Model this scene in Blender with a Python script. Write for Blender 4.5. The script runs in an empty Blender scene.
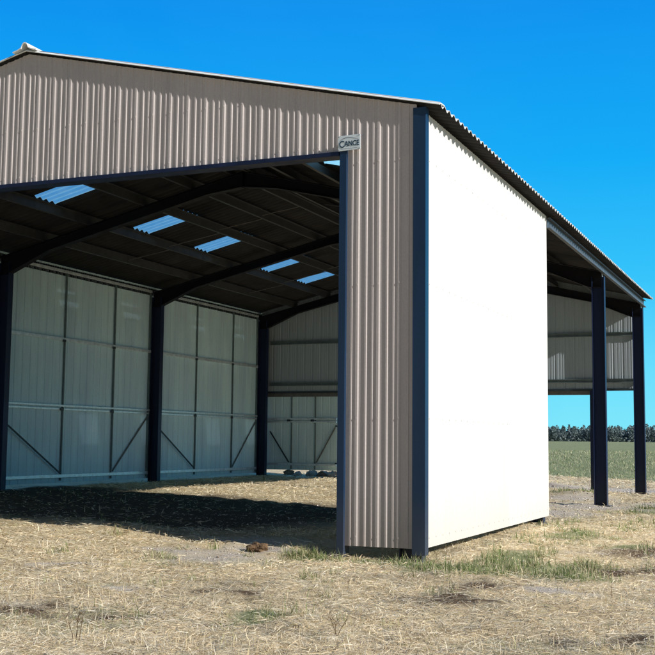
import bpy, bmesh, math, random
import numpy as np
from mathutils import Vector, Matrix

random.seed(7)
RNG = np.random.default_rng(11)
C = bpy.context.scene.collection
SC = bpy.context.scene
R = math.radians

# ------------------------------------------------------------------ dimensions (metres)
W, H, RISE = 10.908, 4.989, 1.29          # span, eave height, ridge rise
SL = RISE / (W / 2)                       # roof slope
FR = [0.14, 6.16, 11.86, 17.66]           # the four portal frames along y
YB = 17.90                                # back wall plane
CAM = Vector((3.8882, -11.7234, 1.2453))
SUN_EL, SUN_AZ = R(26.5), R(10.0)         # azimuth measured from +x towards -y

def roof_z(x):
    return H + SL * (-x) if x > -W / 2 else H + SL * (x + W)

# ------------------------------------------------------------------ value noise
def vnoise(x, y, s, seed):
    r = np.random.default_rng(seed)
    T = r.random((256, 256))
    fx, fy = x / s, y / s
    ix, iy = np.floor(fx).astype(int), np.floor(fy).astype(int)
    tx, ty = fx - ix, fy - iy
    tx, ty = tx * tx * (3 - 2 * tx), ty * ty * (3 - 2 * ty)
    a = T[ix & 255, iy & 255]; b = T[(ix + 1) & 255, iy & 255]
    c = T[ix & 255, (iy + 1) & 255]; d = T[(ix + 1) & 255, (iy + 1) & 255]
    return (a * (1 - tx) + b * tx) * (1 - ty) + (c * (1 - tx) + d * tx) * ty

def fbm(x, y, s, seed, n=4):
    v, amp, tot = 0, 1.0, 0
    for i in range(n):
        v = v + amp * vnoise(x, y, s / 2 ** i, seed + i); tot += amp; amp *= 0.5
    return v / tot

def sstep(a, b, x):
    t = np.clip((x - a) / (b - a), 0, 1)
    return t * t * (3 - 2 * t)

def ground_z(x, y):
    x = np.asarray(x, float); y = np.asarray(y, float)
    base = 0.022 * np.clip(-x, 0, 11.5) * sstep(-6, 3, y) * (1 - sstep(22, 40, y))
    d = np.hypot(x - CAM.x, y - CAM.y)
    bump = (fbm(x, y, 1.6, 3) - 0.5) * 0.10 + (fbm(x, y, .30, 9, 3) - 0.5) * 0.075
    edge = 0.05 * np.exp(-((y - 0.9 + 0.25 * np.sin(x * 1.3)) / 0.5) ** 2) * sstep(-2.6, -4.2, x) * sstep(-12, -9, x)
    # low mounds of turned earth beside the open bays
    for mx, my, mr, mh in ((-1.15, 15.0, .55, .16), (-2.9, 19.6, .9, .14), (0.9, 14.4, .8, .08), (-0.2, 22.5, 1.4, .12), (1.6, 18.5, .9, .1), (-4.2, 24.5, 1.8, .14)):
        edge = edge + mh * np.exp(-(((x - mx) ** 2 + (y - my) ** 2) / mr ** 2))
    dip = .055 * np.exp(-((y - .1) / .55) ** 2) * sstep(-1.5, -1.1, x) * (1 - sstep(.1, .5, x)) + .05 * np.exp(-((x - .0) / .4) ** 2) * sstep(-.3, .2, y) * (1 - sstep(3, 5, y))
    rise = 1.9 * sstep(50, 440, d)
    return base + (bump + edge) * np.exp(-(d / 60) ** 2) - 0.01 - dip + rise

# ground cover masks: 0..1 green, sand, brown, painted floor shade
SAND = [(-1.9, -1.1, .75, .5), (-2.6, -.8, .6, .35), (-1.5, -3.6, .3, .14), (-2.9, -2.5, .35, .14), (-1.9, -.3, .8, .3), (-.4, 11.2, 1.6, 1.5), (-.6, 8.6, 1.2, 1.2), (-.7, 19.2, 2.8, 1.5), (1.2, 12.5, 1.2, .8), (-2.4, .5, .9, .5), (2.0, -2.2, .4, .2), (-3.5, 16, 1.5, 1.2), (-.9, 14, 1.0, 1.4), (-3.6, 3.2, 1.6, .9)]
GREEN = [(-.95, -.7, .35, .25), (-1.25, -.4, .3, .2), (.35, -.95, .45, .3), (.75, -.45, .5, .4), (1.15, -1.05, .6, .35), (1.35, -.05, .7, .5), (1.75, -1.0, .6, .4), (1.7, 2.7, .5, .4), (.2, -4.3, .35, .15), (.65, .8, .4, .8), (-.2, -.3, .5, .2), (-4.6, 1.2, 1.0, .3), (.9, 4.2, .4, .7), (2.3, 6.3, .6, .9), (1.2, 10.5, .6, 1.0), (-1.6, 15.4, .7, .5), (-7.5, 18.8, 2.5, .7), (2.6, 15.5, 1.2, 1.5)]
BROWN = [(-1.8, -.35, .3, .15), (-.7, -4.75, .5, .2), (.45, -4.7, .4, .15), (1.2, -2.3, .5, .3), (1.95, -.2, .5, .5), (1.2, -2.95, .5, .2), (2.0, 2.2, .7, .7), (-.5, -3.4, .4, .2), (2.6, -4.2, .4, .2), (-1.6, -4.7, .4, .2), (-2.9, 18.9, 1.2, .5)]
def blobs(x, y, L):
    wx = x + (fbm(x, y, .5, 31) - .5) * .9; wy = y + (fbm(x, y, .5, 41) - .5) * .9
    v = np.zeros_like(x)
    for bx, by, rx, ry in L:
        v = np.maximum(v, np.exp(-(((wx - bx) / rx) ** 2 + ((wy - by) / ry) ** 2) * 0.9))
    return v
def masks(x, y):
    far = sstep(23, 31, y + 3 * (fbm(x, y, 4, 51) - .5) * 2 + .25 * x)
    side = sstep(9, 14, x + 3 * (fbm(x, y, 3, 55) - .5)) * sstep(4, 12, y)
    left = sstep(-12.5, -15, x)
    patch = sstep(.55, .75, fbm(x, y, 1.2, 61)) * .45
    g = np.maximum(np.maximum(blobs(x, y, GREEN), np.maximum(far, side)), np.maximum(left, patch))
    s = np.maximum(blobs(x, y, SAND) * (1 - far), .45 * sstep(.68, .8, fbm(x, y, .9, 71)) * (1 - far))
    inside = sstep(-W - .2, -W + .2, x) * sstep(-1.2, -3.2, x - .12 * (y - 6)) * sstep(.4, 1.6, y) * sstep(18, 16.5, y)  # shed floor to be darkened in colour where its shade falls
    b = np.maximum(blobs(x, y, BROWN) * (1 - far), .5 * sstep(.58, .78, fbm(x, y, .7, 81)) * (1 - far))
    return np.clip(g, 0, 1), np.clip(s, 0, 1), np.clip(b, 0, 1), inside * (1 - .8 * sstep(5.9, 7.1, y + .19 * x + 1.2 * (fbm(x, y, .9, 133) - .5)))  # painted floor shade fades out along the edge of the sunlit patch

# ------------------------------------------------------------------ object helpers
def mesh_obj(name, verts, faces, mat, parent=None, smooth=False):
    me = bpy.data.meshes.new(name)
    me.from_pydata([tuple(map(float, v)) for v in verts], [], faces)
    bm = bmesh.new(); bm.from_mesh(me)
    bmesh.ops.recalc_face_normals(bm, faces=bm.faces)
    bm.to_mesh(me); bm.free()
    if smooth:
        for p in me.polygons: p.use_smooth = True
    o = bpy.data.objects.new(name, me); C.objects.link(o)
    if mat: me.materials.append(mat)
    if parent: o.parent = parent
    return o

def tag(o, label=None, cat=None, group=None, kind=None):
    if label: o['label'] = label
    if cat: o['category'] = cat
    if group: o['group'] = group
    if kind: o['kind'] = kind
    return o

class MB:
    def __init__(s): s.v, s.f = [], []
    def add(s, verts, faces):
        n = len(s.v); s.v += list(verts); s.f += [tuple(i + n for i in f) for f in faces]; return s
    def box(s, x0, x1, y0, y1, z0, z1):
        v = [(x, y, z) for z in (z0, z1) for y in (y0, y1) for x in (x0, x1)]
        return s.add(v, [(0, 2, 3, 1), (4, 5, 7, 6), (0, 1, 5, 4), (2, 6, 7, 3), (0, 4, 6, 2), (1, 3, 7, 5)])
    def prism(s, prof, A, B, side, cap=True):
        """extrude a closed 2-D profile (a along side, b along the third axis) from A to B"""
        A, B = Vector(A), Vector(B); d = (B - A).normalized(); sd = Vector(side)
        sd = (sd - sd.dot(d) * d).normalized(); up = d.cross(sd)
        n = len(prof)
        v = [tuple(P + sd * a + up * b) for P in (A, B) for a, b in prof]
        f = [(i, (i + 1) % n, n + (i + 1) % n, n + i) for i in range(n)]
        if cap: f += [tuple(range(n - 1, -1, -1)), tuple(range(n, 2 * n))]
        return s.add(v, f)
    def bar(s, A, B, w, h, side=(0, 0, 1)):
        return s.prism([(-w / 2, -h / 2), (w / 2, -h / 2), (w / 2, h / 2), (-w / 2, h / 2)], A, B, side)
    def tube(s, A, B, r, n=8):
        side = (0, 0, 1) if abs((Vector(B) - Vector(A)).normalized().z) < .9 else (1, 0, 0)
        return s.prism([(r * math.cos(2 * math.pi * i / n), r * math.sin(2 * math.pi * i / n)) for i in range(n)], A, B, side)
    def build(s, name, mat, parent=None, bevel=0, smooth=False):
        o = mesh_obj(name, s.v, s.f, mat, parent, smooth)
        if bevel:
            m = o.modifiers.new('bevel', 'BEVEL'); m.width = bevel; m.segments = 2; m.limit_method = 'ANGLE'
        return o

def ipro(depth, width, tf=.012, tw=.008):
    d, w, t = depth / 2, width / 2, tw / 2
    return [(-d, -w), (-d + tf, -w), (-d + tf, -t), (d - tf, -t), (d - tf, -w), (d, -w), (d, w), (d - tf, w), (d - tf, t), (-d + tf, t), (-d + tf, w), (-d, w)]
def cpro(h, w, t=.006, lip=.018):
    a = h / 2
    return [(-a, 0), (-a, w), (-a + lip, w), (-a + lip, w - t), (-a + t, w - t), (-a + t, t), (a - t, t), (a - t, w - t), (a - lip, w - t), (a - lip, w), (a, w), (a, 0)]

# ------------------------------------------------------------------ materials
def nodes(name):
    m = bpy.data.materials.new(name); m.use_nodes = True
    nt = m.node_tree; b = nt.nodes['Principled BSDF']
    return m, nt, b
def N(nt, t, **kw):
    n = nt.nodes.new(t)
    for k, v in kw.items():
        if k.startswith('i_'):
            key = k[2:]; n.inputs[int(key) if key.isdigit() else key].default_value = v
        else: setattr(n, k, v)
    return n
def mixc(nt, fac, a, b, mode='MIX'):
    n = nt.nodes.new('ShaderNodeMix'); n.data_type = 'RGBA'; n.blend_type = mode
    for i, v in ((0, fac), (6, a), (7, b)):
        if hasattr(v, 'node'): nt.links.new(v, n.inputs[i])
        else: n.inputs[i].default_value = v
    return n.outputs[2]
def ramp(nt, src, stops):
    n = nt.nodes.new('ShaderNodeValToRGB'); e = n.color_ramp.elements
    while len(e) < len(stops): e.new(.5)
    for x, (p, c) in zip(e, stops): x.position = p; x.color = c if len(c) == 4 else (*c, 1)
    nt.links.new(src, n.inputs[0]); return n.outputs[0]

def paint(name, col, rough=.45, metallic=0.0, var=.18, scale=3.0, dirt=None, streak=True, spec=.4):
    """painted or galvanised steel: uneven tone, vertical streaks, dusty foot"""
    m, nt, b = nodes(name); L = nt.links.new
    tc = N(nt, 'ShaderNodeTexCoord'); mp = N(nt, 'ShaderNodeMapping')
    mp.inputs['Scale'].default_value = (scale, scale, scale * (.12 if streak else 1))
    L(tc.outputs['Object'], mp.inputs[0])
    no = N(nt, 'ShaderNodeTexNoise', i_Scale=1.7, i_Detail=6.0, i_Roughness=.65); L(mp.outputs[0], no.inputs['Vector'])
    lo = tuple(c * (1 - var) for c in col); hi = tuple(min(1, c * (1 + var)) for c in col)
    c = ramp(nt, no.outputs[0], [(.3, lo), (.7, hi)])
    n2 = N(nt, 'ShaderNodeTexNoise', i_Scale=40.0, i_Detail=3.0); L(tc.outputs['Object'], n2.inputs['Vector'])
    c = mixc(nt, .10, c, ramp(nt, n2.outputs[0], [(.35, (.25, .25, .25)), (.65, (1, 1, 1))]), 'MULTIPLY')
    if dirt:
        gp = N(nt, 'ShaderNodeNewGeometry'); ad = N(nt, 'ShaderNodeVectorMath', operation='MULTIPLY'); ad.inputs[1].default_value = (1, 1, 0); L(gp.outputs['Position'], ad.inputs[0])
        a2 = N(nt, 'ShaderNodeVectorMath', operation='ADD'); a2.inputs[1].default_value = (.203, .203, .5); L(ad.outputs[0], a2.inputs[0])
        fl = N(nt, 'ShaderNodeVectorMath', operation='FLOOR'); L(a2.outputs[0], fl.inputs[0]); wnz = N(nt, 'ShaderNodeTexWhiteNoise'); L(fl.outputs[0], wnz.inputs['Vector'])
        c = mixc(nt, 1.0, c, ramp(nt, wnz.outputs[0], [(0, (.93, .93, .93)), (1, (1.03, 1.03, 1.03))]), 'MULTIPLY')
        sp = N(nt, 'ShaderNodeSeparateXYZ'); g = N(nt, 'ShaderNodeNewGeometry'); L(g.outputs['Position'], sp.inputs[0])
        mr = N(nt, 'ShaderNodeMapRange', i_1=.05, i_2=.75, i_3=.55, i_4=0.0); L(sp.outputs[2], mr.inputs[0])
        mu = N(nt, 'ShaderNodeMath', operation='MULTIPLY'); L(mr.outputs[0], mu.inputs[0]); L(no.outputs[0], mu.inputs[1])
        c = mixc(nt, mu.outputs[0], c, (*dirt, 1))
    L(c, b.inputs['Base Color'])
    rr = N(nt, 'ShaderNodeMapRange', i_1=.3, i_2=.7, i_3=rough * .8, i_4=min(1, rough * 1.25)); L(no.outputs[0], rr.inputs[0]); L(rr.outputs[0], b.inputs['Roughness'])
    b.inputs['Metallic'].default_value = metallic; b.inputs['Specular IOR Level'].default_value = spec
    return m

M = {}
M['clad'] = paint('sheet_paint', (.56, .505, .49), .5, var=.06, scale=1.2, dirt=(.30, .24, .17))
M['clad_side'] = paint('sunlit_sheet_paint', (.79, .755, .70), .5, var=.025, scale=1.2, dirt=(.45, .38, .29))  # same sheet paint, lightened to paint full sun onto the side wall
M['clad_in'] = paint('blue_lit_sheet_paint', (.64, .84, .96), .8, var=.16, scale=1.2, dirt=(.22, .2, .17), spec=.08)  # teal base colour paints in the blue light from the opening
M['clad_back'] = paint('reverse_sheet_paint', (.36, .42, .46), .55, var=.08, scale=1.2)
M['navy'] = paint('navy_paint', (.008, .034, .085), .42, var=.2, scale=2, dirt=(.12, .11, .1))
M['frame'] = paint('frame_paint', (.011, .021, .062), .45, var=.25, scale=2, dirt=(.08, .075, .07), spec=.25)
M['rafter'] = paint('rafter_paint', (.008, .008, .012), .6, var=.25, scale=2, streak=False, spec=.2)
M['galv'] = paint('galvanised_steel', (.72, .80, .84), .35, metallic=.45, var=.2, scale=6, streak=False)
M['eave'] = paint('dull_galvanised_steel', (.12, .14, .165), .5, metallic=.4, var=.2, scale=4, streak=False)
M['purlin'] = paint('purlin_steel', (.062, .064, .068), .5, metallic=.25, var=.35, scale=4, streak=False)
M['galv_dark'] = paint('weathered_galvanised_steel', (.17, .165, .16), .5, metallic=.35, var=.3, scale=5, streak=False)
M['rail_dark'] = paint('painted_girt', (.03, .045, .055), .5, var=.25, scale=3, streak=False)
M['stile'] = paint('stile_steel', (.16, .21, .22), .5, metallic=.2, var=.2, scale=5, streak=False)
M['cap'] = paint('fibre_cement', (.82, .84, .83), .85, var=.12, scale=3, streak=False, spec=.2)

def roof_mat():
    m, nt, b = nodes('fibre_cement_sheet'); L = nt.links.new
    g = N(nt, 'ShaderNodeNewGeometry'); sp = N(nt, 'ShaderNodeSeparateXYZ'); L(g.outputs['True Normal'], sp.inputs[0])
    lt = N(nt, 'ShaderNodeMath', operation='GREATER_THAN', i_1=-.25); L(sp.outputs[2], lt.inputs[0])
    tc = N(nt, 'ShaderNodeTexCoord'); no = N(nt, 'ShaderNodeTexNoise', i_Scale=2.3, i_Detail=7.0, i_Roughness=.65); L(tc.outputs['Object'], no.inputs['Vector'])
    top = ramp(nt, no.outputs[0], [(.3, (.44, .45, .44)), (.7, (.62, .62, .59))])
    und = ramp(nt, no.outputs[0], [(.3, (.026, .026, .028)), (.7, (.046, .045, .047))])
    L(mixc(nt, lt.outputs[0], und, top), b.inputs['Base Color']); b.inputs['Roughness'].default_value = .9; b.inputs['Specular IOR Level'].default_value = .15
    return m
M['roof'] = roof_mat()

def skylight_mat():
    m, nt, b = nodes('translucent_sheet'); L = nt.links.new
    out = nt.nodes['Material Output']
    tc = N(nt, 'ShaderNodeTexCoord'); no = N(nt, 'ShaderNodeTexNoise', i_Scale=6.0, i_Detail=5.0); L(tc.outputs['Object'], no.inputs['Vector'])
    tr = N(nt, 'ShaderNodeBsdfTransparent'); tr.inputs[0].default_value = (.62, .80, .92, 1)
    tl = N(nt, 'ShaderNodeBsdfTranslucent'); L(ramp(nt, no.outputs[0], [(.3, (.30, .72, .90)), (.7, (.42, .82, .96))]), tl.inputs[0])
    mx = N(nt, 'ShaderNodeMixShader', i_0=.965); L(tr.outputs[0], mx.inputs[1]); L(tl.outputs[0], mx.inputs[2]); L(mx.outputs[0], out.inputs[0])
    return m
M['skylight'] = skylight_mat()

def ground_mat():
    m, nt, b = nodes('ground_cover'); L = nt.links.new
    at = N(nt, 'ShaderNodeVertexColor', layer_name='cover'); sp = N(nt, 'ShaderNodeSeparateColor'); L(at.outputs[0], sp.inputs[0])
    tc = N(nt, 'ShaderNodeTexCoord')
    def noise(s, d=8.0, r=.6, dist=0.0, vec=None):
        n = N(nt, 'ShaderNodeTexNoise', i_Scale=s, i_Detail=d, i_Roughness=r, i_Distortion=dist); L(vec or tc.outputs['Object'], n.inputs['Vector']); return n.outputs[0]
    big, mid, fine = noise(.35), noise(2.2, 8, .7, .6), noise(28, 6, .75, 1.2)
    mp = N(nt, 'ShaderNodeMapping'); mp.inputs['Scale'].default_value = (30, 7, 10); mp.inputs['Rotation'].default_value = (0, 0, .6); L(tc.outputs['Object'], mp.inputs[0])
    fib = noise(2.0, 5, .7, 2.5, mp.outputs[0])
    straw = ramp(nt, mid, [(.28, (.68, .53, .32)), (.5, (.88, .73, .47)), (.72, (.95, .84, .60))])
    straw = mixc(nt, .34, straw, ramp(nt, fib, [(.3, (.35, .3, .25)), (.62, (1, 1, 1))]), 'MULTIPLY')
    sand = ramp(nt, fine, [(.3, (.50, .43, .35)), (.7, (.90, .80, .68))])
    brown = ramp(nt, fine, [(.3, (.09, .06, .04)), (.7, (.28, .19, .12))])
    grn = ramp(nt, mid, [(.25, (.22, .26, .13)), (.5, (.34, .37, .195)), (.75, (.55, .50, .31))])
    grn = mixc(nt, .4, grn, ramp(nt, big, [(.35, (.55, .65, .5)), (.65, (1.15, 1.05, 1.0))]), 'MULTIPLY')
    def thr(sock, lo, hi, nz):
        a = N(nt, 'ShaderNodeMath', operation='MULTIPLY_ADD', i_1=.5); L(nz, a.inputs[0]); L(sock, a.inputs[2])
        mr = N(nt, 'ShaderNodeMapRange', i_1=lo + .25, i_2=hi + .25); L(a.outputs[0], mr.inputs[0]); return mr.outputs[0]
    c = mixc(nt, thr(sp.outputs[0], .3, .75, mid), straw, grn)
    c = mixc(nt, thr(sp.outputs[2], .3, .8, mid), c, brown)
    c = mixc(nt, thr(sp.outputs[1], .25, .95, mid), c, sand)
    shade_mix = N(nt, 'ShaderNodeMath', operation='MULTIPLY', i_1=.95); L(at.outputs[1], shade_mix.inputs[0])
    c = mixc(nt, shade_mix.outputs[0], c, mixc(nt, fine, (.055, .042, .034, 1), (.16, .125, .095, 1)))  # near-black soil colour deepens the shade on the shed floor
    L(c, b.inputs['Base Color']); b.inputs['Roughness'].default_value = 1; b.inputs['Specular IOR Level'].default_value = .05
    hs = N(nt, 'ShaderNodeMath', operation='ADD'); L(fine, hs.inputs[0]); L(fib, hs.inputs[1])
    bp = N(nt, 'ShaderNodeBump', i_Strength=.7, i_Distance=.05); L(hs.outputs[0], bp.inputs['Height']); L(bp.outputs[0], b.inputs['Normal'])
    return m
M['ground'] = ground_mat()

def vcol_mat(name, trans=.0, rough=.85):
    m, nt, b = nodes(name); L = nt.links.new
    at = N(nt, 'ShaderNodeVertexColor', layer_name='tint')
    no = N(nt, 'ShaderNodeTexNoise', i_Scale=9.0, i_Detail=4.0); tc = N(nt, 'ShaderNodeTexCoord'); L(tc.outputs['Object'], no.inputs['Vector'])
    c = mixc(nt, .35, at.outputs[0], ramp(nt, no.outputs[0], [(.3, (.82, .79, .76)), (.6, (1, 1, 1))]), 'MULTIPLY')
    L(c, b.inputs['Base Color']); b.inputs['Roughness'].default_value = rough; b.inputs['Specular IOR Level'].default_value = .12
    if trans:
        out = nt.nodes['Material Output']; tl = N(nt, 'ShaderNodeBsdfTranslucent'); L(c, tl.inputs[0])
        mx = N(nt, 'ShaderNodeMixShader', i_0=trans); L(b.outputs[0], mx.inputs[1]); L(tl.outputs[0], mx.inputs[2]); L(mx.outputs[0], out.inputs[0])
    return m
M['blade'] = vcol_mat('grass_blade', .3)
M['crumb'] = vcol_mat('soil_crumb', 0, 1)
M['leaf'] = vcol_mat('hazed_pine_needles', .1)

def soil_mat(name, a, bcol):
    m, nt, b = nodes(name); L = nt.links.new
    tc = N(nt, 'ShaderNodeTexCoord'); no = N(nt, 'ShaderNodeTexNoise', i_Scale=14.0, i_Detail=8.0, i_Roughness=.7); L(tc.outputs['Object'], no.inputs['Vector'])
    L(ramp(nt, no.outputs[0], [(.3, a), (.7, bcol)]), b.inputs['Base Color']); b.inputs['Roughness'].default_value = 1; b.inputs['Specular IOR Level'].default_value = .05
    bp = N(nt, 'ShaderNodeBump', i_Strength=.8, i_Distance=.03); L(no.outputs[0], bp.inputs['Height']); L(bp.outputs[0], b.inputs['Normal'])
    return m
M['clod_brown'] = soil_mat('brown_soil', (.07, .045, .03), (.26, .17, .10))
M['clod_pale'] = soil_mat('pale_soil', (.22, .18, .14), (.5, .42, .33))
M['sign_white'] = paint('sign_plate', (.70, .78, .82), .35, var=.06, scale=4, streak=False)
M['sign_blue'] = paint('sign_ink', (.012, .055, .10), .4, var=.1, streak=False)
M['sign_grey'] = paint('sign_grey_ink', (.28, .30, .36), .4, var=.1, streak=False)

# ------------------------------------------------------------------ ground sheet (one, to the horizon)
def axis(lo, hi, step, far):
    core = list(np.arange(lo, hi + step / 2, step)); s = step; up = [core[-1]]; dn = [core[0]]
    while up[-1] < far: s *= 1.22; up.append(up[-1] + s)
    s = step
    while dn[-1] > -far: s *= 1.22; dn.append(dn[-1] - s)
    return np.array(dn[:0:-1] + core + up[1:])
gx, gy = axis(-12.5, 7, .07, 4000), axis(-7.5, 24, .08, 4000)
X, Y = np.meshgrid(gx, gy); Z = ground_z(X, Y)
nx, ny = len(gx), len(gy)
co = np.stack([X, Y, Z], -1).reshape(-1, 3)
idx = np.arange(nx * ny).reshape(ny, nx)
quads = np.stack([idx[:-1, :-1], idx[:-1, 1:], idx[1:, 1:], idx[1:, :-1]], -1).reshape(-1, 4)
def np_mesh(name, co, polys, mat, col=None, layer='tint', smooth=False):
    k = polys.shape[1]; me = bpy.data.meshes.new(name)
    me.vertices.add(len(co)); me.vertices.foreach_set('co', co.astype(np.float32).ravel())
    me.loops.add(polys.size); me.loops.foreach_set('vertex_index', polys.astype(np.int32).ravel())
    me.polygons.add(len(polys)); me.polygons.foreach_set('loop_start', np.arange(0, polys.size, k, dtype=np.int32))
    if smooth: me.polygons.foreach_set('use_smooth', np.ones(len(polys), bool))
    me.update(calc_edges=True); me.validate()
    if col is not None:
        a = me.color_attributes.new(layer, 'FLOAT_COLOR', 'POINT'); a.data.foreach_set('color', col.astype(np.float32).ravel())
    me.materials.append(mat); o = bpy.data.objects.new(name, me); C.objects.link(o); return o
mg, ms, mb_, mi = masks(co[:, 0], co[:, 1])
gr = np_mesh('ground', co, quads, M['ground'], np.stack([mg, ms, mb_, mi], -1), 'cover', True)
tag(gr, kind='structure')

# ------------------------------------------------------------------ grass and straw (nobody could count it)
def blades(name, pts, length, width, tilt, cols, label, bend=.35):
    """pts Nx3; each blade is a bent strip of two quads; tilt = angle from vertical"""
    n = len(pts); az = RNG.random(n) * 2 * np.pi
    dirh = np.stack([np.cos(az), np.sin(az), np.zeros(n)], -1); sidev = np.stack([-np.sin(az), np.cos(az), np.zeros(n)], -1)
    roll = (RNG.random(n) - .5) * 1.4
    sidev = sidev * np.cos(roll)[:, None] + np.array([0, 0, 1.0]) * np.sin(roll)[:, None]
    rows = []
    p = pts.copy(); t = tilt.copy()
    for i, wf in enumerate((1.0, .8, .12)):
        w = (width * wf / 2)[:, None]
        rows += [p - sidev * w, p + sidev * w]
        d = dirh * np.sin(t)[:, None] + np.array([0, 0, 1.0]) * np.cos(t)[:, None]
        p = p + d * (length / 2)[:, None]; t = t + bend * (RNG.random(n))
    V = np.stack(rows, 1).reshape(-1, 3)
    b0 = np.arange(n)[:, None] * 6
    F = np.concatenate([b0 + np.array([[0, 1, 3, 2]]), b0 + np.array([[2, 3, 5, 4]])], 0)
    col = np.repeat(np.concatenate([cols, np.ones((n, 1))], 1), 6, 0)
    o = np_mesh(name, V, F, M['blade'], col); tag(o, label, 'grass', kind='stuff'); return o

VIEW = .33
def wedge(r0, r1, dens, half=.56, rc=7.0, keep=None):
    """points on the ground around the place where one stands, thinning with distance"""
    rr = np.linspace(r0, r1, 400); pdf = rr * dens * np.minimum(1, (rc / rr) ** 2); area = np.trapz(pdf, rr) * 2 * half
    n = int(area); cdf = np.cumsum(pdf); cdf /= cdf[-1]
    r = np.interp(RNG.random(n), cdf, rr); a = VIEW + (RNG.random(n) * 2 - 1) * half
    x = CAM.x - np.sin(a) * r; y = CAM.y + np.cos(a) * r
    return x, y, r
def pick(pal, n):
    P = np.array([c for c, w in pal]); w = np.array([w for c, w in pal], float); i = RNG.choice(len(P), n, p=w / w.sum())
    return P[i] * (0.75 + .5 * RNG.random((n, 1)))
STRAW = [((.94, .79, .53), 5), ((.98, .89, .68), 4), ((.82, .65, .41), 3), ((.86, .77, .61), 2), ((.36, .25, .15), .9), ((.56, .52, .27), 1)]
# lying straw
x, y, r = wedge(4.3, 42, 2900)
g, s, b, floor_shade = masks(x, y)
keep = (RNG.random(len(x)) < np.clip(1.0 - .93 * sstep(.3, .6, s) - .75 * sstep(.35, .7, g) - .55 * sstep(.3, .7, b), .04, 1)) & (RNG.random(len(x)) < 1 - .9 * floor_shade) & (y < 30)
keep &= ~((x < -10.8) & (y > 0))
x, y, r, b = x[keep], y[keep], r[keep], b[keep]; n = len(x)
lift = RNG.random(n) ** 2 * .03
cl = pick(STRAW, n) * (1 - .3 * b[:, None]); cl *= (.80 + .46 * fbm(x, y, .6, 91))[:, None]
blades('dry_straw', np.stack([x, y, ground_z(x, y) + lift], -1), (.035 + .10 * RNG.random(n) ** 1.3) * np.maximum(1, r / 22), (.0024 + .0030 * RNG.random(n)) * np.maximum(1, r / 7.0), R(68) + R(26) * RNG.random(n), cl, 'dry cut straw lying over the ground before and inside the shed', .3)
# crumbs of loose soil on the bare patches
x, y, r = wedge(4.5, 36, 900)
g, s, b, floor_shade = masks(x, y)
keep = (RNG.random(len(x)) < np.clip(sstep(.25, .6, s) + .5 * sstep(.3, .7, b) + .06 * floor_shade + .01, 0, 1)) & (y < 26) & ~((x < -10.8) & (y > 0))
x, y, r = x[keep], y[keep], r[keep]; n = len(x)
sz = (.003 + .011 * RNG.random(n) ** 5) * np.maximum(1, r / 11)
ctr = np.stack([x, y, ground_z(x, y) + sz * .25], -1)
octa = np.array([[1, 0, 0], [0, 1, 0], [-1, 0, 0], [0, -1, 0], [0, 0, .8], [0, 0, -.8]], float)
jit = octa[None] * np.array([1, 1, .6]) * (.6 + .8 * RNG.random((n, 6, 1))) + RNG.normal(size=(n, 6, 3)) * .18
V = (ctr[:, None] + jit * sz[:, None, None]).reshape(-1, 3)
tri = np.array([[0, 1, 4], [1, 2, 4], [2, 3, 4], [3, 0, 4], [1, 0, 5], [2, 1, 5], [3, 2, 5], [0, 3, 5]])
F = (np.arange(n)[:, None, None] * 6 + tri[None]).reshape(-1, 3)
cc = np.repeat(np.concatenate([pick([((.66, .60, .53), 4), ((.48, .42, .36), 3), ((.30, .22, .16), 2), ((.80, .76, .70), 1)], n), np.ones((n, 1))], 1), 6, 0)
tag(np_mesh('soil_crumbs', V, F, M['crumb'], cc), 'small crumbs of grey sandy soil lying on the bare patches', 'soil', kind='stuff')
# standing dry grass
x, y, r = wedge(4.3, 40, 260)
g, s, b, floor_shade = masks(x, y)
keep = (RNG.random(len(x)) < np.clip(1 - .9 * s, .05, 1) * sstep(.4, .6, fbm(x, y, .8, 101)) * (1 - .85 * floor_shade)) & (y < 32) & ~((x < -10.8) & (y > 0))
x, y, r = x[keep], y[keep], r[keep]; n = len(x)
blades('dry_grass', np.stack([x, y, ground_z(x, y) - .005], -1), (.03 + .09 * RNG.random(n)), (.003 + .003 * RNG.random(n)) * np.maximum(1, r / 7.5), R(50) * RNG.random(n), pick(STRAW, n), 'thin standing dry grass between the straw', .7)
# green grass
TUFTS = [(-1.0, -.6, .2), (-.95, -.5, .18), (-1.1, -.5, .18), (-.9, -.62, .16), (-.5, -.25, .16), (.5, -.85, .2), (.8, -.75, .2), (-1.05, -.62, .16), (-.9, -.75, .13), (-1.2, -.5, .12), (-.98, -.45, .14), (-1.32, -.4, .1), (-.52, -.22, .12), (-.42, -.16, .09), (-.15, -.3, .1), (-.08, -.45, .12), (.12, -.5, .14), (.05, -.75, .1), (.3, -.8, .15), (.42, -1.0, .16), (.5, -.65, .14), (.62, -.95, .17), (.75, -.5, .16), (.9, -.8, .2), (1.05, -1.0, .14), (.95, -.35, .15), (1.15, -.55, .18), (1.3, -.8, .15), (1.4, -.2, .16), (1.2, .1, .14), (.75, .3, .13), (.6, .7, .1), (1.6, -.6, .15), (1.75, -1.0, .16), (1.9, -.75, .12), (1.65, .3, .12), (.5, 1.3, .1), (1.1, .9, .1), (-2.3, -1.4, .07), (-.3, -2.4, .08), (.25, -4.3, .09), (1.0, 3.9, .15), (.7, 4.6, .14), (1.9, 5.6, .2), (2.3, 6.5, .2), (-1.2, 15.3, .3), (-1.6, 15.6, .25), (.7, 9.6, .2), (1.0, 11.1, .2)]
GRN = [((.20, .27, .09), 4), ((.30, .36, .15), 4), ((.46, .45, .24), 4), ((.14, .20, .06), 2), ((.72, .62, .40), 4)]
x, y, r = wedge(4.3, 42, 2200)
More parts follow.
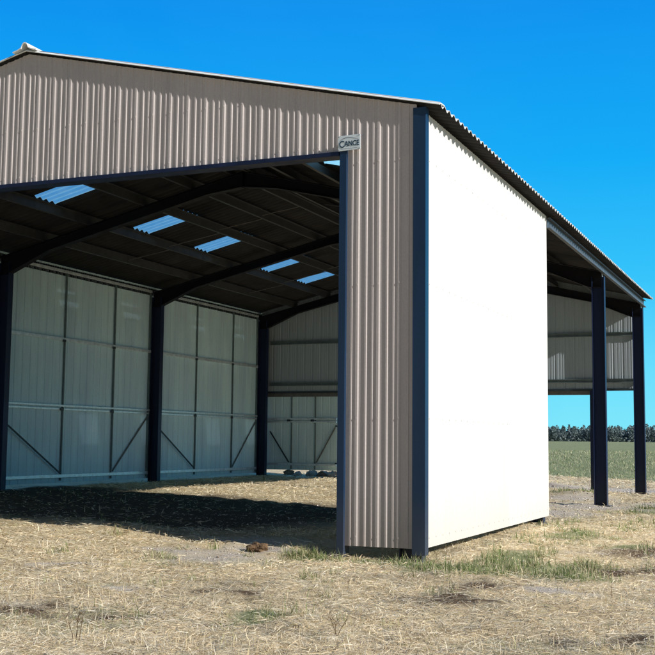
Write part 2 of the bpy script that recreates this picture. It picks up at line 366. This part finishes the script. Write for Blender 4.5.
g, s, b, floor_shade = masks(x, y)
keep = (RNG.random(len(x)) < sstep(.3, .75, g) * (1 - .8 * s) * .75 * (.10 + .90 * sstep(.44, .64, fbm(x, y, .28, 111, 2)))) & (y < 30) & ~((x < -10.8) & (y > 0)) & ~((x > -W) & (x < 0) & (y > 7) & (y < 17))
x, y, r, g = x[keep], y[keep], r[keep], g[keep]
RT = random.Random(4)
TUFTS += [(RT.uniform(.2, 3.8), RT.uniform(-2.2, 7), -RT.uniform(.06, .16)) for _ in range(70)] + [(RT.uniform(-4, 1.5), RT.uniform(-5.2, .3), -RT.uniform(.04, .09)) for _ in range(26)]
for tx, ty, tr in TUFTS:
    k = int((170 if tr > 0 else 75) * (abs(tr) / .14) ** 1.2); tr = abs(tr); x = np.append(x, tx + RNG.normal(size=k) * tr * .8); y = np.append(y, ty + RNG.normal(size=k) * tr * .75)
    r = np.append(r, np.full(k, math.hypot(tx - CAM.x, ty - CAM.y))); g = np.append(g, np.clip(.55 + .55 * RNG.random(k), 0, 1))
n = len(x)
blades('green_grass', np.stack([x, y, ground_z(x, y) - .005], -1), (.03 + .095 * RNG.random(n)) * (.5 + .6 * g) * (.4 + 1.1 * sstep(.3, .7, fbm(x, y, .22, 141, 2))), (.0025 + .003 * RNG.random(n)) * np.maximum(1, r / 7.5), R(62) * RNG.random(n), pick(GRN, n), 'fresh green grass sprouting along the foot of the shed', .8)
# meadow beyond
FIELD = [((.33, .38, .19), 4), ((.47, .49, .28), 4), ((.68, .61, .41), 4), ((.25, .31, .14), 2)]
rr = 28 + (150 - 28) * RNG.random(60000) ** 1.6; a = (RNG.random(60000) * .62 - .42) + .30
x = CAM.x - np.sin(a) * rr; y = CAM.y + np.cos(a) * rr
g, s, b, floor_shade = masks(x, y); keep = (RNG.random(len(x)) < g * g) & (y > 22) & ~((x < -10) & (y < 19))
x, y, rr = x[keep], y[keep], rr[keep]; n = len(x)
tone = (.65 + .7 * fbm(x, y, 7, 121))[:, None]
blades('meadow_grass', np.stack([x, y, ground_z(x, y) - .01], -1), .04 + .09 * RNG.random(n) * (1 + rr / 120), (.008 + .012 * RNG.random(n)) * rr / 30, R(60) * RNG.random(n), pick(FIELD, n) * tone, 'rough green meadow grass stretching to the wood', .6)

# ------------------------------------------------------------------ the shed
shed = bpy.data.objects.new('farm_shed', None); C.objects.link(shed)
tag(shed, 'large open steel farm shed with beige ribbed cladding, navy posts and corrugated roof', 'shed')

def rib_profile(u0, u1, major=.0115, minor=.0085):
    """trapezoidal sheet: one deep rib and two small ones in each 250 mm; returns [(u, depth)]"""
    pts = []
    P = .25; base = [(.0, 0), (.060, 0), (.068, minor), (.086, minor), (.094, 0), (.140, 0), (.148, minor), (.166, minor), (.174, 0), (.196, 0), (.210, major), (.236, major)]
    k = math.floor(u0 / P) - 1
    while k * P < u1 + P:
        for a, d in base: pts.append((k * P + a, d))
        k += 1
    out = []
    for (a, d), (a2, d2) in zip(pts, pts[1:]):
        for cut in (u0, u1):
            if a < cut < a2: pts.append((cut, d + (d2 - d) * (cut - a) / (a2 - a)))
    pts = sorted(set(p for p in pts if u0 - 1e-6 <= p[0] <= u1 + 1e-6)); return pts

def cladding(name, axis_, plane, u0, u1, zb, zt, out, mat, parent, extra=(), depth=1.0, screws=(), minor=.0085):
    """ribbed sheet on the plane x=plane or y=plane, u along the other axis, standing out by out*depth"""
    pr = rib_profile(u0, u1, minor=minor)
    for e in extra: pr.append((e, 0))
    pr.sort()
    nrow = 2
    v, f = [], []
    for u, d in pr:
        b = zb(u) if callable(zb) else zb; t = zt(u) if callable(zt) else zt
        for z in (b, t):
            v.append((plane + out * d * depth, u, z) if axis_ == 'x' else (u, plane + out * d * depth, z))
    n = len(pr)
    f = [(2 * i, 2 * i + 2, 2 * i + 3, 2 * i + 1) for i in range(n - 1)]
    # screw heads on the deep ribs, along the girt lines
    for zs in screws:
        k = math.ceil((u0 + .03) / .25)
        while k * .25 + .223 - .25 < u1 - .02:
            uc = k * .25 - .027; k += 1
            if uc < u0 + .02 or zs > (zt(uc) if callable(zt) else zt) - .03: continue
            p0 = plane + out * (.011 * depth); b0 = len(v); r = .009
            for j in range(6):
                a, b = uc + r * math.cos(j * math.pi / 3), zs + r * math.sin(j * math.pi / 3)
                for dd in (0, .006): v.append((p0 + out * dd, a, b) if axis_ == 'x' else (a, p0 + out * dd, b))
            f += [(b0 + 2 * j, b0 + (2 * j + 2) % 12, b0 + (2 * j + 3) % 12, b0 + 2 * j + 1) for j in range(6)] + [tuple(b0 + 2 * j + 1 for j in range(6))]
    me = mesh_obj(name, v, f, mat, parent)
    return me

gap = .008
zg = lambda u: roof_z(u) - gap
# front gable: gable panel above the opening and two narrow panels beside it
HB, PX0 = 4.53, -.945
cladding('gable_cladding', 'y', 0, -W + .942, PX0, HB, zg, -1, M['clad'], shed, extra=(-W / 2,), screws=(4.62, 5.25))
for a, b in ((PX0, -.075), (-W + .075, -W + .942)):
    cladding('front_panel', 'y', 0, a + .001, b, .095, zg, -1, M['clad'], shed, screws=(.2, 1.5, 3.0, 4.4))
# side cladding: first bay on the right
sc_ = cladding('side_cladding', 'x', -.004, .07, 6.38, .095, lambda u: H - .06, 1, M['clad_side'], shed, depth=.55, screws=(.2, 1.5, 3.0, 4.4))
# corner trims
for xs, sg in ((0, 1), (-W, -1)):
    t = MB()
    pts = [(xs - sg * .105, -.036), (xs - sg * .105, -.042), (xs + sg * .042, -.042), (xs + sg * .042, .075), (xs + sg * .036, .075), (xs + sg * .036, -.036)]
    ztop = roof_z(xs - sg * .105) - .02
    n = len(pts); v = [(px, py, z) for z in (.03, H - .035) for px, py in pts]
    t.add(v, [(i, (i + 1) % n, n + (i + 1) % n, n + i) for i in range(n)] + [tuple(range(n)), tuple(range(n, 2 * n))])
    t.build('corner_trim', M['navy'], shed)
# door posts beside the front opening and the lintel
for xs in (PX0, -W + .942):
    MB().box(xs - .043, xs + .043, -.045, .14, -.05, HB + .03).build('door_post', M['navy'], shed, bevel=.004)
lt = MB().box(-W + .997, PX0 - .055, -.04, .10, HB - .038, HB + .012); lt.build('lintel', M['frame'], shed, bevel=.003)
lt = MB().box(-W + .997, PX0 - .055, .104, .22, HB - .02, HB + .16); lt.build('lintel_beam', M['frame'], shed)
# stub feet under the corners
# columns with base plates
KD = .26
for i, yf in enumerate(FR):
    for xs, sg in ((.02 if i > 1 else -.03, -1), (-W + .05, 1)):
        xc = xs + sg * KD / 2
        c = MB().prism(ipro(KD, .15), (xc, yf, -.1), (xc, yf, H - .30), (1, 0, 0)).build('column', M['frame'], shed)
        bp_ = MB().box(xc - .2, xc + .2, yf - .12, yf + .12, float(ground_z(xc, yf)) - .05, float(ground_z(xc, yf)) + .012).build('base_plate', M['galv_dark'], c, bevel=.002)
# rafters: deep I section with haunches at the eaves and at the apex
for yf in FR:
    for sg in (1, -1):
        fx = (lambda x: x) if sg == 1 else (lambda x: -W - x)
        drop = .20
        stations = [(-.05, .34), (-.28, .38), (-1.25, .195), (-4.75, .195), (-W / 2, .28)]
        prev = None; m = MB()
        # web as a strip with depth changing, flanges as bars
        tops = [(fx(x), roof_z(x) - drop) for x, d in stations]; bots = [(fx(x), roof_z(x) - drop - d) for x, d in stations]
        for k in range(len(stations) - 1):
            v = []
            for yy in (yf - .005, yf + .005):
                v += [(tops[k][0], yy, tops[k][1] - .01), (tops[k + 1][0], yy, tops[k + 1][1] - .01), (bots[k + 1][0], yy, bots[k + 1][1] + .01), (bots[k][0], yy, bots[k][1] + .01)]
            m.add(v, [(0, 1, 2, 3), (7, 6, 5, 4), (0, 4, 5, 1), (3, 2, 6, 7), (0, 3, 7, 4), (1, 5, 6, 2)])
            for line, dz in ((tops, 0), (bots, 0)):
                A, B = line[k], line[k + 1]
                v = []
                for yy in (yf - .075, yf + .075):
                    v += [(A[0], yy, A[1] + .006), (B[0], yy, B[1] + .006), (B[0], yy, B[1] - .006), (A[0], yy, A[1] - .006)]
                m.add(v, [(0, 1, 2, 3), (7, 6, 5, 4), (0, 4, 5, 1), (3, 2, 6, 7), (0, 3, 7, 4), (1, 5, 6, 2)])
        rf = m.build('rafter', M['rafter'], shed)
    MB().box(-W / 2 - .012, -W / 2 + .012, yf - .074, yf + .074, roof_z(-W / 2) - .2 - .30, roof_z(-W / 2) - .19).build('apex_plate', M['rafter'], shed)
# purlins: Z sections running the length of the shed
PX = [-1.15, -2.19, -3.41, -4.42, -5.26]
for x0 in PX:
    for sg in (1, -1):
        xx = x0 if sg == 1 else -W - x0
        prof = [(-.08, 0), (-.08, .06), (-.074, .06), (-.074, .006), (.08, .006), (.08, -.06), (.074, -.06), (.074, 0)]
        z = roof_z(xx) - .115
        MB().prism([(a, b * sg) for a, b in prof], (xx, .03, z), (xx, YB - .01, z), (0, 0, 1)).build('purlin', M['purlin'], shed)
# eave beams: pale C section along each eave
for sg in (1, -1):
    xx = .0 if sg == 1 else -W
    MB().prism([(a, b * sg) for a, b in cpro(.17, .06)], (xx - sg * .035 + sg * .03, (6.40 if sg == 1 else -.02), H - .165), (xx - sg * .035 + sg * .03, YB + .1, H - .165), (0, 0, 1)).build('eave_beam', M['eave'], shed)
# sag rods between purlins
for yc in (3.1, 9.0, 14.8):
    for sg in (1, -1):
        for a, b in ((-1.15, -2.19), (-2.19, -3.41), (-3.41, -4.42), (-4.42, -5.26)):
            xa, xb = (a, b) if sg == 1 else (-W - a, -W - b)
            MB().tube((xa, yc, roof_z(xa) - .14), (xb, yc + .25, roof_z(xb) - .14), .008, 6).build('sag_rod', M['galv_dark'], shed)

# roof: sine corrugation of 177 mm, with openings where the clear sheets lie
PIT, AMP, NS = .1772, .024, 8
Y0, Y1 = -.045, YB + .22
nper = int((Y1 - Y0) / PIT); ny_ = nper * NS
ys = [Y0 + i * PIT / NS for i in range(ny_ + 1)]
def corr(y): return AMP * math.cos(2 * math.pi * (y - Y0) / PIT)
SKY_Y = [1.45, 4.38, 7.57, 9.98, 13.26, 15.58]; SKY_U = (2.18, 3.36)   # distance of the clear sheet from the eave along x
sky_cells = []
for sy in SKY_Y:
    k0 = round((sy - Y0) / PIT); sky_cells.append((k0 * NS, (k0 + 4) * NS))
for sg in (1, -1):
    us = [-.21, .6, SKY_U[0], 2.7, SKY_U[1], 4.6, W / 2]
    v, f = [], []
    for u in us:
        x = -u if sg == 1 else -W + u
        for y in ys: v.append((x, y, H + SL * u + corr(y) + .02))
    n = len(ys)
    for j in range(len(us) - 1):
        for i in range(n - 1):
            if SKY_U[0] - 1e-6 <= us[j] < SKY_U[1] - 1e-6 and any(a <= i < b for a, b in sky_cells): continue
            q = (j * n + i, j * n + i + 1, (j + 1) * n + i + 1, (j + 1) * n + i)
            f.append(q if sg == 1 else q[::-1])
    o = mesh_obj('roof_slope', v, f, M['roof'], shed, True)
    so = o.modifiers.new('thickness', 'SOLIDIFY'); so.thickness = .008; so.offset = 0
    for a, b in sky_cells:
        v, f = [], []
        uu = [SKY_U[0] - .06, SKY_U[1] + .04]
        for u in uu:
            x = -u if sg == 1 else -W + u
            for i in range(a - 1, b + 2): v.append((x, ys[i], H + SL * u + corr(ys[i]) + .032))
        n2 = b - a + 3
        f = [(i, i + 1, n2 + i + 1, n2 + i) for i in range(n2 - 1)]
        mesh_obj('skylight', v, f, M['skylight'], shed, True)
# verge pieces: rounded fibre cement edging over both slopes at the two gables
for yv, sy in ((Y0 + .02, -1), (Y1 - .02, 1)):
    for sg in (1, -1):
        prof = []
        arc = [(-.052, .034), (-.050, .042), (-.022, .060), (.02, .069), (.14, .073), (.14, .063), (.02, .060), (-.018, .050), (-.040, .036), (-.044, .032)]
        v = []
        ends = [(.215, 0), (W / 2, 0)]
        for u, _ in ((-.215, 0), (W / 2, 0)):
            x = -u if sg == 1 else -W + u
            for a, b in arc: v.append((x, yv + (a * 1.0) * (1 if sy < 0 else -1), H + SL * u - .022 + b))
        n = len(arc)
        mesh_obj('verge', v, [(i, (i + 1) % n, n + (i + 1) % n, n + i) for i in range(n)] + [tuple(range(n)), tuple(range(n, 2 * n))], M['cap'], shed)
# ridge: flared capping, a roll with two wings
prof = []
for i in range(9):
    t = math.pi * i / 8; prof.append((-.042 * math.cos(t), .036 + .042 * math.sin(t)))
outer = [(-.19, -.19 * SL + .012), (-.11, -.014), (-.06, .010)] + prof[1:-1] + [(.06, .010), (.11, -.014), (.19, -.19 * SL + .012)]
inner = [(a * .97, b - .014) for a, b in reversed(outer)]
pr = outer + inner; n = len(pr); v = []
for yy in (Y0 - .06, Y1 + .06):
    for a, b in pr: v.append((-W / 2 + a, yy, H + RISE + .045 + b))
f = [(i, (i + 1) % n, n + (i + 1) % n, n + i) for i in range(n)]
ko = len(outer)
for base in (0, n):
    for i in range(ko - 1): f.append((base + i, base + i + 1, base + n - 2 - i, base + n - 1 - i))
mesh_obj('ridge_cap', v, f, M['cap'], shed)

# left wall: framed ribbed panels, bay by bay
JT = [(.14, 6.16, (2.15, 4.15)), (6.16, 11.86, (8.36, 10.25)), (11.86, 17.66, (14.06, 16.08))]
XL = -W + .005
for y0, y1, js in JT:
    a, b = y0 + .08, y1 - .08
    bay = cladding('wall_panel', 'x', XL, a - .08, (YB - .004 if y1 > 17 else b + .08), .30, H - .04, -1, M['clad_in'], shed, minor=.0012)
    for z, h in ((3.36, .07), (1.90, .13), (.44, .07), (H - .16, .06)):
        if h > .1:
            MB().box(XL + .004, XL + .06, a, b, z + .012, z + .055).build('rail', M['galv'], bay, bevel=.004)
            MB().box(XL + .004, XL + .05, a, b, z - .06, z - .018).build('rail', M['galv'], bay, bevel=.004)
        else:
            MB().box(XL + .004, XL + .055, a, b, z - h / 2, z + h / 2).build('rail', M['galv'], bay, bevel=.004)
    for j in js + (b - .03,):
        MB().box(XL + .004, XL + .045, j - .013, j + .013, .34, H - .12).build('stile', M['stile'], bay)
    for j in js:
        for z in (1.86, 3.33):
            MB().box(XL + .062, XL + .075, j - .13, j - .02, z - .03, z + .022).build('bracket', M['rail_dark'], bay)
    MB().bar((XL + .07, a + .05, 1.62), (XL + .07, js[0] - .08, .50), .028, .025, (1, 0, 0)).build('brace', M['rail_dark'], bay)
    MB().bar((XL + .03, b - .05, 1.78), (XL + .03, js[1] + .05, .50), .028, .022, (1, 0, 0)).build('brace', M['galv_dark'], bay)

# back wall: ribbed gable sheet over an opening with one sliding leaf
cladding('back_cladding', 'y', YB, -W, -.001, 2.655, zg, 1, M['clad_back'], shed, extra=(-W / 2,), minor=.003)
for z in (4.06, 2.86):
    MB().prism(cpro(.10, .05), (-W + .3, YB - .01, z), (-.1, YB - .01, z), (0, 0, 1)).build('girt', M['stile'], shed)
MB().box(-W + .05, -1.28, YB + .04, YB + .12, 2.50, 2.65).build('door_track', M['galv_dark'], shed, bevel=.004)
MB().box(-W + .05, -.04, YB - .03, YB + .035, 2.60, 2.654).build('lintel', M['rail_dark'], shed)
for xs in (-1.33, -W + 2.6 + 1.7):
    if xs > -3: MB().prism(ipro(.14, .10), (xs, YB + .02, -.05), (xs, YB + .02, 2.60), (0, 1, 0)).build('gable_post', M['frame'], shed)
door = None
D0, D1 = -W + .02, -8.545
yd = YB + .17
dc = cladding('door_leaf', 'y', yd, D0, D1, .40, 2.66, 1, M['clad_in'], shed, minor=.0012)
for z, h in ((1.86, .055), (1.78, .045), (.56, .06)):
    MB().box(D0 + .02, D1 - .01, yd - .055, yd - .004, z - h / 2, z + h / 2).build('rail', M['galv'], dc, bevel=.004)
for xj in (-9.97, -9.22):
    MB().box(xj - .016, xj + .012, yd - .04, yd - .004, .42, 2.62).build('stile', M['stile'], dc)
    MB().box(xj - .13, xj - .03, yd - .07, yd - .058, 1.79, 1.85).build('bracket', M['rail_dark'], dc)
MB().bar((D0 + .25, yd - .065, 1.50), (-10.03, yd - .065, .62), .035, .03, (0, 1, 0)).build('brace', M['rail_dark'], dc)
MB().bar((D1 - .05, yd - .03, 1.62), (-9.17, yd - .03, .62), .035, .025, (0, 1, 0)).build('brace', M['galv_dark'], dc)
for z in (1.66, .60):
    MB().box(D1 - .04, D1 + .05, yd - .07, yd - .056, z - .02, z + .02).build('hinge', M['rail_dark'], dc)
# girts behind the right cladding
for z in (1.0, 2.2, 3.4, 4.4):
    MB().prism([(a, -b) for a, b in cpro(.13, .055)], (-.02, .25, z), (-.02, 6.05, z), (0, 0, 1)).build('girt', M['galv_dark'], shed)
# bolts and cleats on the open columns
for yf in FR[2:]:
    MB().box(-.028, -.018, yf - .05, yf + .05, H - .30, H - .08).build('cleat', M['galv'], shed)

# ------------------------------------------------------------------ the builder's sign
sg_ = bpy.data.objects.new('sign', None); C.objects.link(sg_); sg_.location = (-.868, -.052, 4.628); sg_.rotation_euler = (0, R(-1.0), 0)
tag(sg_, 'small white company sign screwed to the front above the opening post', 'sign')
MB().box(-.137, .137, -.006, .004, -.088, .088).build('plate', M['sign_white'], sg_, bevel=.003)
def text(body, size, x, z, mat, parent, name, y=-.0085, sx=1.0):
    cu = bpy.data.curves.new(name, 'FONT'); cu.body = body; cu.size = size; cu.extrude = .001; cu.offset = .0012; cu.align_x = 'LEFT'
    t = bpy.data.objects.new(name, cu); C.objects.link(t)
    bpy.context.view_layer.update()
    me = bpy.data.meshes.new_from_object(t.evaluated_get(bpy.context.evaluated_depsgraph_get()))
    bpy.data.objects.remove(t); me.materials.clear(); me.materials.append(mat)
    o = bpy.data.objects.new(name, me); C.objects.link(o); o.parent = parent; o.location = (x, y, z); o.rotation_euler = (math.pi / 2, 0, 0); o.scale = (sx, 1, 1)
    return o
text('C', .112, -.122, -.050, M['sign_blue'], sg_, 'lettering', sx=.85)
text('ANCE', .085, -.055, -.038, M['sign_blue'], sg_, 'lettering', sx=.80)
sw = MB()                                                      # the roof-like swoosh over the name
pts = [(-.118, .020), (-.085, .048), (-.035, .062), (.02, .058), (.075, .044), (.115, .034)]
wd = [.003, .008, .010, .008, .005, .002]
v = []
for (a, z), w in zip(pts, wd): v += [(a, -.0075, z - w / 2), (a, -.0075, z + w / 2)]
sw.add(v, [(2 * i, 2 * i + 2, 2 * i + 3, 2 * i + 1) for i in range(len(pts) - 1)]); sw.build('swoosh', M['sign_grey'], sg_)
MB().box(-.1, .1, -.0072, -.0062, -.068, -.064).build('underline', M['sign_grey'], sg_)
for sx in (-.125, .125):
    for sz in (-.076, .076):
        MB().tube((sx, -.011, sz), (sx, -.005, sz), .005, 8).build('screw', M['galv_dark'], sg_)

# ------------------------------------------------------------------ clods of earth
def clod(name, loc, r, squash, mat, seed):
    bm = bmesh.new(); bmesh.ops.create_icosphere(bm, subdivisions=4, radius=1)
    rs = np.random.default_rng(seed); off = rs.random(3) * 50
    from mathutils import noise
    for vv in bm.verts:
        p = vv.co.copy(); d = 1 + .42 * noise.noise(p * 1.6 + Vector(off)) + .22 * noise.noise(p * 4 + Vector(off)) + .10 * noise.noise(p * 9 + Vector(off))
        vv.co = Vector((p.x * r * d, p.y * r * d * .85, p.z * r * d * squash))
    me = bpy.data.meshes.new(name); bm.to_mesh(me); bm.free(); me.materials.append(mat)
    o = bpy.data.objects.new(name, me); C.objects.link(o); o.location = (loc[0], loc[1], float(ground_z(loc[0], loc[1])) + r * squash * .35); o.rotation_euler = (0, 0, rs.random() * 6)
    return o
tag(clod('earth_clod', (-1.76, -.42), .12, .55, M['clod_brown'], 5), 'dark brown clod of turf at the edge of the shadow inside the front opening', 'clod')
rocks = [(-10.35, 18.75, .16), (-10.0, 18.6, .12), (-9.66, 18.8, .17), (-9.28, 18.65, .13), (-8.95, 18.75, .18), (-8.62, 18.6, .15), (-8.3, 18.8, .17), (-9.5, 19.3, .15), (-8.8, 19.35, .16)]
for i, (x_, y_, r_) in enumerate(rocks):
    tag(clod('earth_clod', (x_, y_), r_, .8, M['clod_pale'] if i % 3 else M['clod_brown'], 20 + i), 'one of the earth clods in the heap under the sliding door at the back', 'clod', 'earth clods heaped under the back door')

# dry weeds in the foreground
def weed(loc, h, nst, seed, label):
    rs = random.Random(seed); root = bpy.data.objects.new('dry_weed', None); C.objects.link(root); root.location = (*loc, float(ground_z(*loc)) - .01)
    tag(root, label, 'weed')
    for k in range(nst):
        m = MB(); a = rs.uniform(0, 6.28); p = Vector((rs.uniform(-.03, .03), rs.uniform(-.03, .03), 0)); ln = h * rs.uniform(.6, 1)
        tl = rs.uniform(.05, .4)
        for sgm in range(4):
            q = p + Vector((math.cos(a) * math.sin(tl), math.sin(a) * math.sin(tl), math.cos(tl))) * ln / 4
            m.tube(p, q, .003 * (1 - sgm * .18), 5)
            if sgm > 1:
                for _ in range(2):
                    b = rs.uniform(0, 6.28); m.tube(q, q + Vector((math.cos(b) * .03, math.sin(b) * .03, .03)), .0015, 4)
            p = q; tl += rs.uniform(-.1, .15)
        m.build('stem', M['clod_brown'], root)
weed((-.35, -5.75), .20, 4, 3, 'thin brown dead weed stems in the straw at the lower left corner')
weed((.97, -4.75), .17, 3, 5, 'thin brown dead weed stems in the straw below the front corner of the shed')

# ------------------------------------------------------------------ the far wood
def wood():
    V, F, Cc = [], [], []
    trees = 2300
    for k in range(trees):
        t = (k + RNG.random()) / trees
        ax = -250 + 450 * t; ay = 474 + RNG.random() * 60
        h = 3.9 + 2.6 * RNG.random() ** 1.3 + 3.6 * float(fbm(np.array([ax]), np.array([0.0]), 25, 7)[0]); rad = .9 + 1.0 * RNG.random()
        nl = 130 if ay < 500 else 70
        u = RNG.random((nl, 3)); ang = u[:, 0] * 6.283; z0 = .18 + .22 * RNG.random(); zz = z0 + (1 - z0) * u[:, 1] ** 1.15
        rr_ = rad * np.sqrt(u[:, 2]) * np.clip(1.25 * (1 - ((zz - .45) / .58) ** 2), .12, 1)
        gz = 1.88
        px = ax + np.cos(ang) * rr_; py = ay + np.sin(ang) * rr_; pz = zz * h + gz
        s = .20 + .30 * RNG.random(nl)
        d1 = RNG.normal(size=(nl, 3)); d1 /= np.linalg.norm(d1, axis=1)[:, None]; d2 = np.cross(d1, RNG.normal(size=(nl, 3))); d2 /= np.linalg.norm(d2, axis=1)[:, None]
        ctr = np.stack([px, py, pz], -1)
        q = np.stack([ctr - d1 * s[:, None], ctr + d2 * s[:, None] * .7, ctr + d1 * s[:, None], ctr - d2 * s[:, None] * .7], 1).reshape(-1, 3)
        tone = np.repeat((.85 + .25 * RNG.random(nl)) * (.82 + .2 * zz), 4)[:, None] * np.array([[.20, .26, .265]]) * (.85 + .3 * RNG.random())  # blue-grey tint paints distance haze into the leaves
        V.append(q); Cc.append(tone)
        # tapered trunk
        w = .11
        tr = np.array([[ax - w, ay, 0], [ax + w, ay, 0], [ax + w * .4, ay, h * .9], [ax - w * .4, ay, h * .9], [ax, ay - w, 0], [ax, ay + w, 0], [ax, ay + w * .4, h * .9], [ax, ay - w * .4, h * .9]])
        V.append(tr); Cc.append(np.tile([[.22, .19, .17]], (8, 1)))
    # bracken and young growth filling the edge of the wood
    n = 42000; ctr = np.stack([-250 + 450 * RNG.random(n), 473 + 30 * RNG.random(n), 1.85 + 2.0 * RNG.random(n) ** 1.8], -1)
    d1 = RNG.normal(size=(n, 3)); d1 /= np.linalg.norm(d1, axis=1)[:, None]; d2 = np.cross(d1, RNG.normal(size=(n, 3))); d2 /= np.linalg.norm(d2, axis=1)[:, None]
    q = np.stack([ctr - d1 * .5, ctr + d2 * .35, ctr + d1 * .5, ctr - d2 * .35], 1).reshape(-1, 3)
    V.append(q); Cc.append(np.repeat(.7 + .5 * RNG.random(n), 4)[:, None] * np.array([[.19, .24, .235]]))
    V = np.concatenate(V); Cc = np.concatenate(Cc); F = np.arange(len(V)).reshape(-1, 4)
    o = np_mesh('distant_wood', V, F, M['leaf'], np.concatenate([Cc, np.ones((len(Cc), 1))], 1))
    tag(o, 'dark green pine wood, paled with painted haze, along the horizon beyond the meadow', 'wood', kind='stuff')
wood()

# ------------------------------------------------------------------ light, sky, camera
w = bpy.data.worlds.new('World'); SC.world = w; w.use_nodes = True
nt = w.node_tree; bg = nt.nodes['Background']
sk = nt.nodes.new('ShaderNodeTexSky'); sk.sky_type = 'NISHITA'; sk.sun_disc = False
sdir = Vector((math.cos(SUN_EL) * math.cos(SUN_AZ), -math.cos(SUN_EL) * math.sin(SUN_AZ), math.sin(SUN_EL)))
sk.sun_elevation = SUN_EL; sk.sun_rotation = math.atan2(sdir.x, sdir.y)
sk.air_density = 1.0; sk.dust_density = .3; sk.ozone_density = 2.0
tc = nt.nodes.new('ShaderNodeTexCoord'); sx = nt.nodes.new('ShaderNodeSeparateXYZ'); nt.links.new(tc.outputs['Generated'], sx.inputs[0])
clear = ramp(nt, sx.outputs[2], [(0.0, (.22, .82, .98)), (.06, (.14, .74, 1.0)), (.14, (.03, .56, .98)), (.24, (.002, .42, .95)), (.36, (.0, .295, .88)), (.60, (.03, .15, .50)), (1.0, (.04, .11, .30))])
dimmed_sky = ramp(nt, sx.outputs[2], [(0.0, (.22, .27, .31)), (.3, (.12, .18, .26)), (1.0, (.035, .08, .20))])  # unseen sky behind the camera, greyed and dimmed to deepen the shade
mr = nt.nodes.new('ShaderNodeMapRange'); mr.interpolation_type = 'SMOOTHSTEP'; mr.inputs[1].default_value = -.35; mr.inputs[2].default_value = .30; nt.links.new(sx.outputs[1], mr.inputs[0])
wn = nt.nodes.new('ShaderNodeTexNoise'); wn.inputs['Scale'].default_value = 2.6; wn.inputs['Detail'].default_value = 6; wn.inputs['Distortion'].default_value = .8; nt.links.new(tc.outputs['Generated'], wn.inputs['Vector'])
wr = nt.nodes.new('ShaderNodeMapRange'); wr.inputs[1].default_value = .45; wr.inputs[2].default_value = .75; wr.inputs[4].default_value = .20; nt.links.new(wn.outputs[0], wr.inputs[0])
clear = mixc(nt, wr.outputs[0], clear, (.03, .41, .95, 1))
grad = mixc(nt, mr.outputs[0], dimmed_sky, clear)
sc10 = nt.nodes.new('ShaderNodeVectorMath'); sc10.operation = 'SCALE'; sc10.inputs['Scale'].default_value = 10.0; nt.links.new(grad, sc10.inputs[0])
fin = mixc(nt, .97, sk.outputs[0], sc10.outputs[0])
nt.links.new(fin, bg.inputs[0]); bg.inputs[1].default_value = .10
sl = bpy.data.lights.new('sun', 'SUN'); sl.energy = 5.0; sl.angle = R(.5); sl.color = (1, .96, .90)
so = bpy.data.objects.new('sun', sl); C.objects.link(so); so.rotation_euler = sdir.to_track_quat('Z', 'Y').to_euler(); so.location = sdir * 60

cam = bpy.data.cameras.new('camera'); cam.sensor_width = 36; cam.lens = 36 * 1129.43 / 655; cam.clip_end = 9000; cam.clip_start = .05
co_ = bpy.data.objects.new('camera', cam); C.objects.link(co_)
yaw, pitch, roll = .4049, .0999, .0103
f_ = Vector((-math.sin(yaw) * math.cos(pitch), math.cos(yaw) * math.cos(pitch), math.sin(pitch)))
r_ = Vector((math.cos(yaw), math.sin(yaw), 0)); u_ = r_.cross(f_)
r2 = r_ * math.cos(roll) + u_ * math.sin(roll); u2 = -r_ * math.sin(roll) + u_ * math.cos(roll)
m3 = Matrix((r2, u2, -f_)).transposed(); co_.matrix_world = Matrix.Translation(CAM) @ m3.to_4x4()
SC.camera = co_
SC.view_settings.view_transform = 'Standard'; SC.view_settings.look = 'None'; SC.view_settings.exposure = 0; SC.view_settings.gamma = 1
SC.cycles.max_bounces = 5; SC.cycles.transparent_max_bounces = 16
